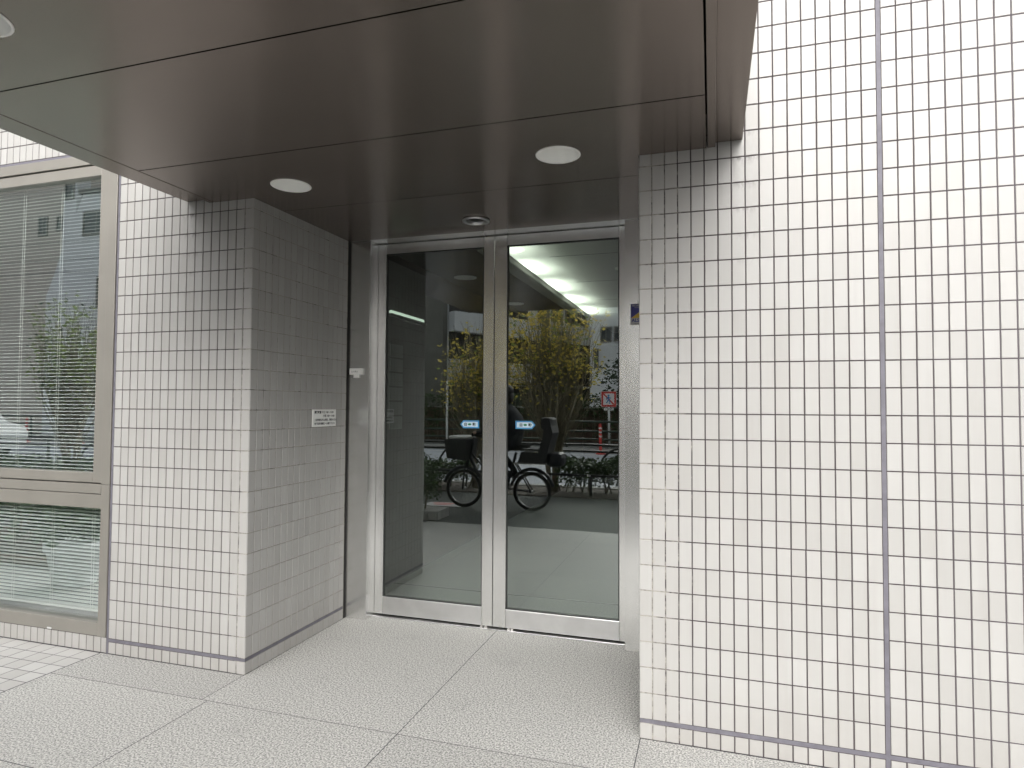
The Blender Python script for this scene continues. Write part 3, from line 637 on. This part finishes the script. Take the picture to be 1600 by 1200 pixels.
# ---------------------------------------------------------------- railings
def rail_fence(y, x0, x1, label, name, mm_, zt, post, arches=(), zs=(), r=.019):
    t = empty(name, ((x0+x1)/2, y, 0)); tag(t, label, 'railing'); q = MB()
    for z in (zt,)+tuple(zs): q = MB().tube([(x0, y, z), (x1, y, z)], r, 8); P(q, 'rail', mm_, t)
    x = x0
    while x <= x1+.01: q = MB(); q.tube([(x, y, -.02), (x, y, zt)], r*1.15, 8); P(q, 'post', mm_, t); x += post
    for (cx, rad, zb) in arches:
        q = MB(); q.tube([(cx+rad*math.cos(a), y+.03, zb+(zt-zb-.03)*math.sin(a)) for a in [math.pi*i/16 for i in range(17)]], r*.9, 8); P(q, 'arch', mm_, t)
rail_fence(-5.35, -16, 6.2, 'black pipe railing with arches at the kerb behind the hedges', 'pipe_railing', M_pipe, .70, 2.775, [(-3.72, .42, .2), (-1.02, .42, .2), (.9, .42, .2), (-6.5, .42, .2), (-9.3, .42, .2)], (.60,))
rail_fence(-4.58, -6.4, 6.1, 'low black rail in front of the hedges with white reflectors', 'low_railing', M_pipe, .31, 2.5)
rail_fence(-14.8, -30, 8, 'green guard rail along the far pavement', 'far_railing', M_gpipe, .85, 2.0, (), (.55, .3), .03)
lowr = [o for o in scn.collection.objects if o.name.startswith('low_railing')][0]
for x in (-1.45, -.86, -.25, .5): q = MB(); q.box(x, x+.05, -4.56, -4.552, .300, .325, bv=.002); P(q, 'reflector', M_paper, lowr)

# ---------------------------------------------------------------- street furniture across the road
def post(x, y, label):
    t = empty('delineator_post', (x, y, -.09)); tag(t, label, 'bollard', 'red flexible posts on the road edge')
    q = MB(); q.lathe([(0, 0), (.14, 0), (.14, .02), (.07, .05), (.045, .09)], (x, y, -.09), 20); P(q, 'base', M_red, t); q = MB(); q.lathe([(.045, .09), (.042, .86), (.03, .90), (0, .905)], (x, y, -.09), 16); P(q, 'tube', M_red, t)
    for z in (.5, .62, .74): q = MB(); q.lathe([(.0445, z), (.0445, z+.05)], (x, y, -.09), 16); P(q, 'reflective_band', M_paper, t)
post(-2.84, -14.05, 'red delineator post mirrored beside the road sign in the right door'); post(-20.6, -14.05, 'red delineator post mirrored in the window, right one'); post(-23.18, -14.05, 'red delineator post mirrored in the window, left one')
t = empty('road_sign', (-2.73, -15.0, 0)); tag(t, 'square red-bordered no-crossing sign on a white pole across the road', 'road sign')
q = MB(); q.tube([(-2.73, -15.03, .02), (-2.73, -15.03, 1.80)], .038, 10); P(q, 'pole', M_white, t)
# sign faces the entrance (+Y); things seen from there
q = MB(); q.box(-2.965, -2.495, -14.995, -14.985, 1.30, 1.77, bv=.003); P(q, 'panel', M_paper, t)
q = MB()
for a in ((-2.955, -2.505, 1.705, 1.76), (-2.955, -2.505, 1.31, 1.365), (-2.955, -2.90, 1.365, 1.705), (-2.56, -2.505, 1.365, 1.705)): q.box(a[0], a[1], -14.984, -14.981, a[2], a[3])
q.prism([(-2.90, 1.70), (-2.87, 1.705), (-2.56, 1.39), (-2.56, 1.365), (-2.59, 1.365), (-2.90, 1.675)], 'y', -14.980, -14.977); P(q, 'border', M_red, t)
q = MB(); q.lathe([(0, -.032), (.022, -.022), (.032, 0), (.022, .022), (0, .032)], (-2.735, -14.982, 1.645), 12)
for ln in ([(-2.74, 1.61), (-2.73, 1.52)], [(-2.73, 1.52), (-2.69, 1.46), (-2.70, 1.40)], [(-2.73, 1.52), (-2.77, 1.46), (-2.81, 1.43)], [(-2.74, 1.60), (-2.69, 1.56), (-2.66, 1.58)], [(-2.74, 1.60), (-2.79, 1.56), (-2.80, 1.52)]): q.tube([(x, -14.978, z) for x, z in ln], .014, 6)
P(q, 'pictogram', M_blue, t)
q = MB(); q.box(-2.88, -2.58, -14.995, -14.985, 1.20, 1.275, bv=.003); P(q, 'supplementary_plate', M_paper, t); text_mesh('横断禁止', .055, (-2.62, -14.983, 1.222), Euler((R_(90), 0, R_(180))).to_matrix(), M_ink, t)
t = empty('information_board', (-2.15, -15.4, 0)); tag(t, 'white notice board on two legs across the road beside the sign', 'notice board'); q = MB(); q.box(-2.4, -1.75, -15.43, -15.38, .75, 1.25, bv=.01); P(q, 'board', M_paper, t)
q = MB(); q.box(-2.42, -1.73, -15.45, -15.37, 1.251, 1.30, bv=.01); P(q, 'top_frame', M_pipe, t)
for x in (-2.32, -1.83): q = MB(); q.tube([(x, -15.4, .02), (x, -15.4, .75)], .025, 8); P(q, 'leg', M_pipe, t)
t = empty('street_pole', (-7.48, -13.0-1.7, 0)); tag(t, 'slim white steel pole across the road mirrored in the left door', 'pole'); q = MB(); q.tube([(-7.98, -14.7, .0), (-7.98, -14.7, 2.1)], .035, 10); P(q, 'shaft', M_white, t); q = MB(); q.lathe([(0, 0), (.09, 0), (.09, .03), (.04, .05)], (-7.98, -14.7, .03), 16); P(q, 'foot', M_white, t)
# utility pole at far right of the facade reflection
t = empty('utility_pole', (-5.05, -16.2, 0)); tag(t, 'tall concrete utility pole in front of the white apartments across the road', 'utility pole'); q = MB(); q.tube([(-5.05, -16.2, 0), (-5.05, -16.2, 9)], [.15, .1], 12); P(q, 'shaft', M_bgrey, t)
q = MB(); q.box(-5.9, -4.2, -16.08, -16.0, 7.9, 8.0); P(q, 'crossarm', M_pipe, t); q = MB()
for z in (7.4, 6.7, 6.2): q.tube([(-30, -16.05, z+.4), (-5.05, -16.05, z), (12, -16.05, z+.5)], .012, 5)
P(q, 'cable', M_pipe, t)

# ---------------------------------------------------------------- buildings across the road
def building(name, org, rz, W, D, H, wallm, label, windows=(), bands=(), recess=(), roof=True):
    """facade along local +x from 0..W, looking to local +y; depth goes to -y"""
    t = empty(name, org, rz); tag(t, label, 'building')
    def pt(mb, nm, mm_, par=t): o = mb.build(nm, mm_, par); o.location = (0, 0, 0); return o
    q = MB(); q.box(0, W, -D, 0, 0, H); wl = pt(q, 'wall', wallm)
    for (x0, x1, z0, z1) in recess: q = MB(); q.box(x0, x1, .004, .02, z0, z1); pt(q, 'recess', M_bdark)  # flat dark sheets on the wall; recess shade is painted in their colour
    for (x0, x1, z0, z1, d) in bands: q = MB(); q.box(x0, x1, .021, d, z0, z1, bv=.01); pt(q, 'parapet', M_bwhite)
    for (x0, x1, z0, z1) in windows:
        q = MB()
        for (a, b2, c_, d_) in ((x0-.06, x1+.06, z1, z1+.06), (x0-.06, x1+.06, z0-.08, z0), (x0-.06, x0, z0, z1), (x1, x1+.06, z0, z1)): q.box(a, b2, .002, .07, c_, d_)
        fr_ = pt(q, 'window', M_bronze); q = MB(); q.box(x0, x1, .003, .03, z0, z1); q.box((x0+x1)/2-.025, (x0+x1)/2+.025, .031, .05, z0, z1, 1); pt(q, 'pane', [M_win, M_bronze], fr_)
    if roof: q = MB(); q.box(-.12, W+.12, -D-.12, .12, H, H+.18); q.box(W*.3, W*.6, -D*.6, -D*.3, H+.18, H+1.6); pt(q, 'roof', M_bgrey)
    return t
ang = math.atan2(-27.8+20, -5.68+10.22)
building('apartment_block', (-10.22, -20, 0), ang, 9.03, 8, 9.5, M_bwhite, 'white apartment block with balconies across the road, mirrored behind the yellow trees',
         windows=[(5.3, 5.9, 5.5, 6.2), (6.2, 6.8, 5.5, 6.2), (7.2, 7.8, 5.5, 6.2), (8.0, 8.6, 5.5, 6.2), (6.2, 6.8, 7.6, 8.3), (8.0, 8.6, 7.6, 8.3)],
         recess=[(0.02, 4.6, 3.25, 9.2), (.02, 9.0, .1, 2.2), (4.7, 9.0, 2.3, 4.4), (.02, 4.6, 2.25, 3.2)],
         bands=[(0, 4.65, 4.41, 5.25, .45), (0, 4.65, 2.35, 3.2, .45), (0, 4.65, 6.6, 7.4, .45), (4.68, 9.03, 4.42, 5.3, .06)])
building('grey_building', (-14.6, -19.6, 0), 0, 4.3, 9, 7.6, M_bgrey, 'plain grey rendered building mirrored at the left of the left door', windows=[(.6, 1.3, 5.2, 6.2), (1.0, 2.2, 1.0, 2.4)])
building('white_house', (-6.2, -30, 0), 0, 7.5, 9, 8.5, M_bwhite, 'white house with square dark windows far across the road, mirrored at the right door edge', windows=[(.75, 1.25, 4.85, 5.6), (1.5, 2.3, 4.9, 5.6), (.4, .55, 3.4, 4.4), (3.6, 4.6, 4.7, 5.6), (3.6, 4.6, 1.6, 2.8)])
building('beige_building', (-44, -17.8, 0), 0, 24.5, 10, 17, M_bbeige, 'large beige rendered building with tiny windows, mirrored in the window', windows=[(15.9, 16.35, 8.75, 9.5), (17.05, 17.3, 8.9, 9.45), (10, 11, 8.6, 9.8), (6, 7, 5.6, 6.8), (12, 13, 4.6, 6)])
building('stair_tower', (-25.88, -17.2, 0), 0, .72, 3, 17, M_bwhite, 'narrow white stair tower between the beige building and the white house', windows=[(.15, .55, 10.0, 10.8), (.15, .55, 6.6, 7.4)])
gh = building('white_gabled_house', (-24.3, -16.8, 0), 0, 9.4, 9, 9.9, M_bwhite, 'white house with a slanting left flank beside the stair tower, mirrored in the window', windows=[(.15, 1.4, 8.2, 9.1), (3.4, 4.8, 8.1, 9.1), (1.0, 2.6, 5.2, 6.4), (4.2, 6.2, 5.2, 6.4), (7.2, 9.2, 5.2, 6.4), (1.0, 3.0, 1.2, 3.0), (5, 8, 1.0, 3.0)])
q = MB().prism([(-1.9, 0), (-.001, 0), (-.001, 9.9), (-1.9, 5.8)], 'y', -8.9, -.01); o = q.build('wall', M_bwhite, gh); o.location = (0, 0, 0)
building('brick_block', (2.6, -21.5, 0), 0, 14, 9, 8.5, M_brick, 'brown brick block across the road beyond the entrance right side', windows=[(1+2.6*i, 2.6+2.6*i, z, z+1.3) for i in range(5) for z in (1.2, 4.0, 6.4)])
q = MB((-7.5, -17.9, 0)); t = empty('boundary_wall', (-7.5, -18.3, 0)); tag(t, 'dark stone boundary wall with planting along the far pavement', 'wall')
q = MB(); q.box(-10.6, 2.2, -18.4, -18.2, 0, 1.25, bv=.02); P(q, 'wall_body', M_brick, t); q = MB(); q.box(-10.65, 2.25, -18.44, -18.16, 1.251, 1.31, bv=.01); P(q, 'capping', M_kerb, t)
hedge(-10.5, 2.1, -18.15, -17.7, 1.75, 5200, 'tall ragged dark hedge along the far pavement wall', .13)

# ---------------------------------------------------------------- flower pot under the window
t = empty('flower_pot', (-4.13, -.86, 0)); tag(t, 'white tapered flower pot mirrored in the lower window glass', 'flower pot')
q = MB(); q.lathe([(0, .001), (.13, .001), (.135, .006), (.178, .25), (.195, .255), (.197, .31), (.182, .312), (.172, .26), (0, .258)], (-4.13, -.86, 0), 36); P(q, 'pot', M_terra, t)
q = MB(); leafy(q, [(-4.13+rnd.gauss(0, .16), -.86+rnd.gauss(0, .14), .36+abs(rnd.gauss(0, .16))) for _ in range(700)], .07); P(q, 'foliage', M_leafg, t)

# ---------------------------------------------------------------- parked van far left
t = empty('parked_car', (-18.6, -8.6, -.09)); tag(t, 'white hatchback car on the road, mirrored at the left of the window', 'car')
q = MB(); q.prism([(-20.6, .15), (-16.75, .15), (-16.65, .55), (-16.8, .72), (-17.5, .84), (-18.2, 1.34), (-20.3, 1.38), (-20.65, .8)], 'y', -9.45, -7.85); P(q, 'body', M_white, t)
q = MB()
for (a, c_) in ((-20.2, -19.2), (-19.1, -18.1)): q.box(a, c_, -7.845, -7.835, .86, 1.26)
q.prism([(-18.05, .86), (-17.65, .86), (-18.05, 1.2)], 'y', -7.845, -7.835); P(q, 'side_windows', M_win, t)
for x in (-19.9, -17.5):
    for y in (-9.35, -7.9):
        q = MB(); q.tube([(x+.25*math.cos(a), y, .24+.25*math.sin(a)) for a in [6.283*i/24 for i in range(24)]], .08, 8, closed=True); wh = P(q, 'wheel', M_rubber, t); q = MB(); q.tube([(x, y-.05, .24), (x, y+.06, .24)], .19, 20); P(q, 'rim', M_chrome, wh)
q = MB(); q.box(-16.72, -16.64, -8.1, -7.9, .50, .62, bv=.01); P(q, 'headlight', M_chrome, t)

# ---------------------------------------------------------------- passing bicycle with child seat, and its rider
BY = -3.10; fx, rx, wr = -2.77, -1.86, .245
t = empty('bicycle', (-2.3, BY, -.004)); tag(t, 'dark child-carrier bicycle with covered front basket passing on the asphalt', 'bicycle')
def ring(cx, cz, rad, r, seg=40): return MB().tube([(cx+rad*math.cos(a), BY, cz+rad*math.sin(a)) for a in [6.2832*i/seg for i in range(seg)]], r, 8, closed=True)
for cx in (fx, rx):
    wh = P(ring(cx, wr, wr-.02, .020), 'wheel', M_rubber, t); P(ring(cx, wr, wr-.042, .011), 'rim', M_chrome, wh)
    q = MB()
    for k in range(28): a = 6.2832*k/28; q.tube([(cx+.018*math.cos(a+.5), BY+(.03 if k % 2 else -.03), wr+.018*math.sin(a+.5)), (cx+(wr-.045)*math.cos(a), BY, wr+(wr-.045)*math.sin(a))], .0013, 3)
    q.tube([(cx, BY-.05, wr), (cx, BY+.05, wr)], .018, 10); P(q, 'spokes', M_chrome, wh)
    q = MB(); q.tube([(cx+(wr+.03)*math.cos(a), BY, wr+(wr+.03)*math.sin(a)) for a in [R_(15)+R_(150)*i/20 for i in range(21)]], .022, 8); P(q, 'mudguard', M_bike, t)
q = MB(); q.tube([(fx+.02, BY, wr+.28), (fx+.12, BY, .80), (fx+.135, BY, .90)], .018, 8)
for s_ in (-.055, .055): q.tube([(fx, BY+s_, wr), (fx+.03, BY+s_, wr+.31), (fx+.05, BY, wr+.36)], .011, 8); q.tube([(rx, BY+s_, wr), (rx-.32, BY+s_*.4, .27)], .01, 8); q.tube([(rx, BY+s_, wr), (rx-.22, BY+s_*.5, .60)], .009, 8)
q.tube([(fx+.08, BY, .66), (fx+.20, BY, .42), (fx+.42, BY, .30), (fx+.58, BY, .27)], .024, 10); q.tube([(fx+.58, BY, .27), (fx+.70, BY, .72)], .018, 10); q.tube([(fx+.095, BY, .70), (fx+.30, BY, .50), (fx+.64, BY, .48)], .014, 8); P(q, 'frame', M_bike, t)
q = MB(); q.tube([(fx+.32, BY+.29, .93), (fx+.22, BY+.27, .95), (fx+.14, BY+.10, .93), (fx+.14, BY-.10, .93), (fx+.22, BY-.27, .95), (fx+.32, BY-.29, .93)], .011, 8); hb = P(q, 'handlebar', M_chrome, t)
for s_ in (-1, 1): q = MB(); q.tube([(fx+.25, BY+s_*.28, .945), (fx+.35, BY+s_*.293, .928)], .017, 8); P(q, 'grip', M_rubber, hb)
q = MB(); q.prism([(fx+.60, .77), (fx+.86, .78), (fx+.88, .83), (fx+.72, .82), (fx+.58, .80)], 'y', BY-.07, BY+.07); P(q, 'saddle', M_seat, t)
q = MB(); q.prism([(fx-.20, .88), (fx-.16, .64), (fx+.08, .62), (fx+.11, .88)], 'y', BY-.20, BY+.20); bk = P(q, 'basket', M_seat, t)
q = MB(); q.box(fx-.15, fx+.10, BY-.18, BY+.18, .881, .925, bv=.02); P(q, 'cover', M_cover, bk)
q = MB(); q.box(rx-.22, rx+.24, BY-.09, BY+.09, .585, .60); P(q, 'rack', M_chrome, t)
q = MB(); q.prism([(rx-.14, .61), (rx+.20, .61), (rx+.30, .98), (rx+.26, 1.16), (rx+.20, 1.16), (rx+.18, .95), (rx+.12, .74), (rx-.10, .74)], 'y', BY-.17, BY+.17); cs = P(q, 'child_seat', M_seat, t)
q = MB(); q.box(rx+.14, rx+.28, BY-.14, BY+.14, 1.02, 1.17, bv=.03); P(q, 'headrest', M_seat, cs)
q = MB(); q.box(rx+.20, rx+.42, BY-.13, BY+.13, .56, .74, bv=.06); P(q, 'bag', M_cover if False else M_bike, cs)
q = MB(); q.tube([(fx+.58, BY-.09, .27), (fx+.58, BY+.09, .27)], .013, 8); q.tube([(fx+.58, BY+.07, .27), (fx+.50, BY+.075, .14)], .009, 6); q.tube([(fx+.58, BY-.07, .27), (fx+.66, BY-.075, .40)], .009, 6)
q.box(fx+.45, fx+.55, BY+.08, BY+.17, .125, .145, bv=.004); q.box(fx+.61, fx+.71, BY-.17, BY-.08, .39, .41, bv=.004); P(q, 'crank', M_chrome, t)
q = MB(); q.tube([(fx+.58+.085*math.cos(a), BY+.045, .27+.085*math.sin(a)) for a in [6.2832*i/24 for i in range(24)]], .006, 6, closed=True); P(q, 'chainring', M_chrome, t)

def skin_body(name, nodes, edges, root, m_, parent, sub=2):
    me = bpy.data.meshes.new(name); me.from_pydata([Vector(v[0]) for v in nodes.values()], [], [])
    keys = list(nodes); bm = bmesh.new(); sk = bm.verts.layers.skin.verify(); vv = {}
    for k in keys:
        v = bm.verts.new(Vector(nodes[k][0])-Vector(parent.location)); rr = nodes[k][1]; v[sk].radius = (rr, rr) if not isinstance(rr, tuple) else rr; v[sk].use_root = (k == root); vv[k] = v
    for a, b2 in edges: bm.edges.new((vv[a], vv[b2]))
    me = bpy.data.meshes.new(name); bm.to_mesh(me); bm.free(); o = link(name, me, m_, parent)
    md = o.modifiers.new('skin', 'SKIN'); md.use_smooth_shade = True; s_ = o.modifiers.new('sub', 'SUBSURF'); s_.levels = sub; s_.render_levels = sub; return o
pr = empty('person', (-2.08, BY, .85)); tag(pr, 'person in a dark jacket riding the passing bicycle, seen mirrored in the doors', 'person')
N = {'pel': ((-2.08, BY, .87), .13), 'waist': ((-2.10, BY, 1.0), (.115, .14)), 'chest': ((-2.15, BY, 1.16), (.12, .16)), 'neckb': ((-2.19, BY, 1.30), .07), 'neck': ((-2.21, BY, 1.35), .05), 'jaw': ((-2.235, BY, 1.41), .07), 'head': ((-2.225, BY, 1.48), .092), 'top': ((-2.215, BY, 1.54), .07)}
E_ = [('pel', 'waist'), ('waist', 'chest'), ('chest', 'neckb'), ('neckb', 'neck'), ('neck', 'jaw'), ('jaw', 'head'), ('head', 'top')]
for s_, nm in ((1, 'a'), (-1, 'b')):
    N.update({'sh'+nm: ((-2.19, BY+s_*.16, 1.24), .062), 'el'+nm: ((-2.30, BY+s_*.25, 1.04), .045), 'wr'+nm: ((-2.45, BY+s_*.285, .975), .030), 'pa'+nm: ((-2.505, BY+s_*.285, .972), (.034, .020))})
    E_ += [('chest', 'sh'+nm), ('sh'+nm, 'el'+nm), ('el'+nm, 'wr'+nm), ('wr'+nm, 'pa'+nm)]
    for i in range(4):
        yo = BY+s_*(.262+.016*i); ln = (.95, 1.05, 1.0, .85)[i]
        N.update({'f%d1' % i+nm: ((-2.53, yo, .972), .0095), 'f%d2' % i+nm: ((-2.53-.022*ln, yo, .955), .0088), 'f%d3' % i+nm: ((-2.53-.010*ln, yo, .925), .008)})
        E_ += [('pa'+nm, 'f%d1' % i+nm), ('f%d1' % i+nm, 'f%d2' % i+nm), ('f%d2' % i+nm, 'f%d3' % i+nm)]
    N.update({'t1'+nm: ((-2.49, BY+s_*.252, .960), .0105), 't2'+nm: ((-2.515, BY+s_*.243, .932), .009)}); E_ += [('pa'+nm, 't1'+nm), ('t1'+nm, 't2'+nm)]
    kn = (-2.42, .66) if s_ > 0 else (-2.40, .80); an = (-2.27, .22) if s_ > 0 else (-2.12, .48)
    N.update({'hp'+nm: ((-2.10, BY+s_*.09, .85), .088), 'kn'+nm: ((kn[0], BY+s_*.12, kn[1]), .058), 'cf'+nm: (((kn[0]*.6+an[0]*.4), BY+s_*.125, kn[1]*.62+an[1]*.38), .052), 'an'+nm: ((an[0], BY+s_*.125, an[1]), .036), 'hl'+nm: ((an[0]+.02, BY+s_*.125, an[1]-.045), .034), 'to'+nm: ((an[0]-.14, BY+s_*.13, an[1]-.05), .030)})
    E_ += [('pel', 'hp'+nm), ('hp'+nm, 'kn'+nm), ('kn'+nm, 'cf'+nm), ('cf'+nm, 'an'+nm), ('an'+nm, 'hl'+nm), ('hl'+nm, 'to'+nm)]
body = skin_body('body', N, E_, 'pel', [M_cloth], pr)
q = MB()
def ell(mb, c_, r_, n1=16, n2=12, mi=0):
    mb_v = [(c_[0]+r_[0]*math.sin(math.pi*j/n2)*math.cos(6.2832*i/n1), c_[1]+r_[1]*math.sin(math.pi*j/n2)*math.sin(6.2832*i/n1), c_[2]+r_[2]*math.cos(math.pi*j/n2)) for j in range(n2+1) for i in range(n1)]
    mb.add(mb_v, [(j*n1+i, (j+1)*n1+i, (j+1)*n1+(i+1) % n1, j*n1+(i+1) % n1) for j in range(n2) for i in range(n1)], mi, True)
ell(q, (-2.262, BY, 1.455), (.062, .066, .095)); q.prism([(-2.32, 1.475), (-2.345, 1.435), (-2.318, 1.43)], 'y', BY-.012, BY+.012)
for s_ in (-1, 1): ell(q, (-2.225, BY+s_*.086, 1.452), (.018, .010, .030), 10, 8); ell(q, (-2.512, BY+s_*.285, .974), (.04, .042, .018), 10, 8)
P(q, 'face', M_skin, pr)
q = MB()
for s_ in (-1, 1): ell(q, (-2.316, BY+s_*.028, 1.468), (.008, .012, .006), 10, 8)
q.box(-2.322, -2.314, BY-.02, BY+.02, 1.408, 1.413); P(q, 'facial_features', M_hair, pr)
q = MB(); ell(q, (-2.205, BY, 1.492), (.098, .090, .090)); ell(q, (-2.155, BY, 1.42), (.05, .07, .09)); P(q, 'hair', M_hair, pr)
q = MB(); ell(q, (-2.12, BY, 1.05), (.15, .19, .22)); ell(q, (-2.16, BY, 1.19), (.125, .20, .12)); P(q, 'jacket', M_cloth, pr)
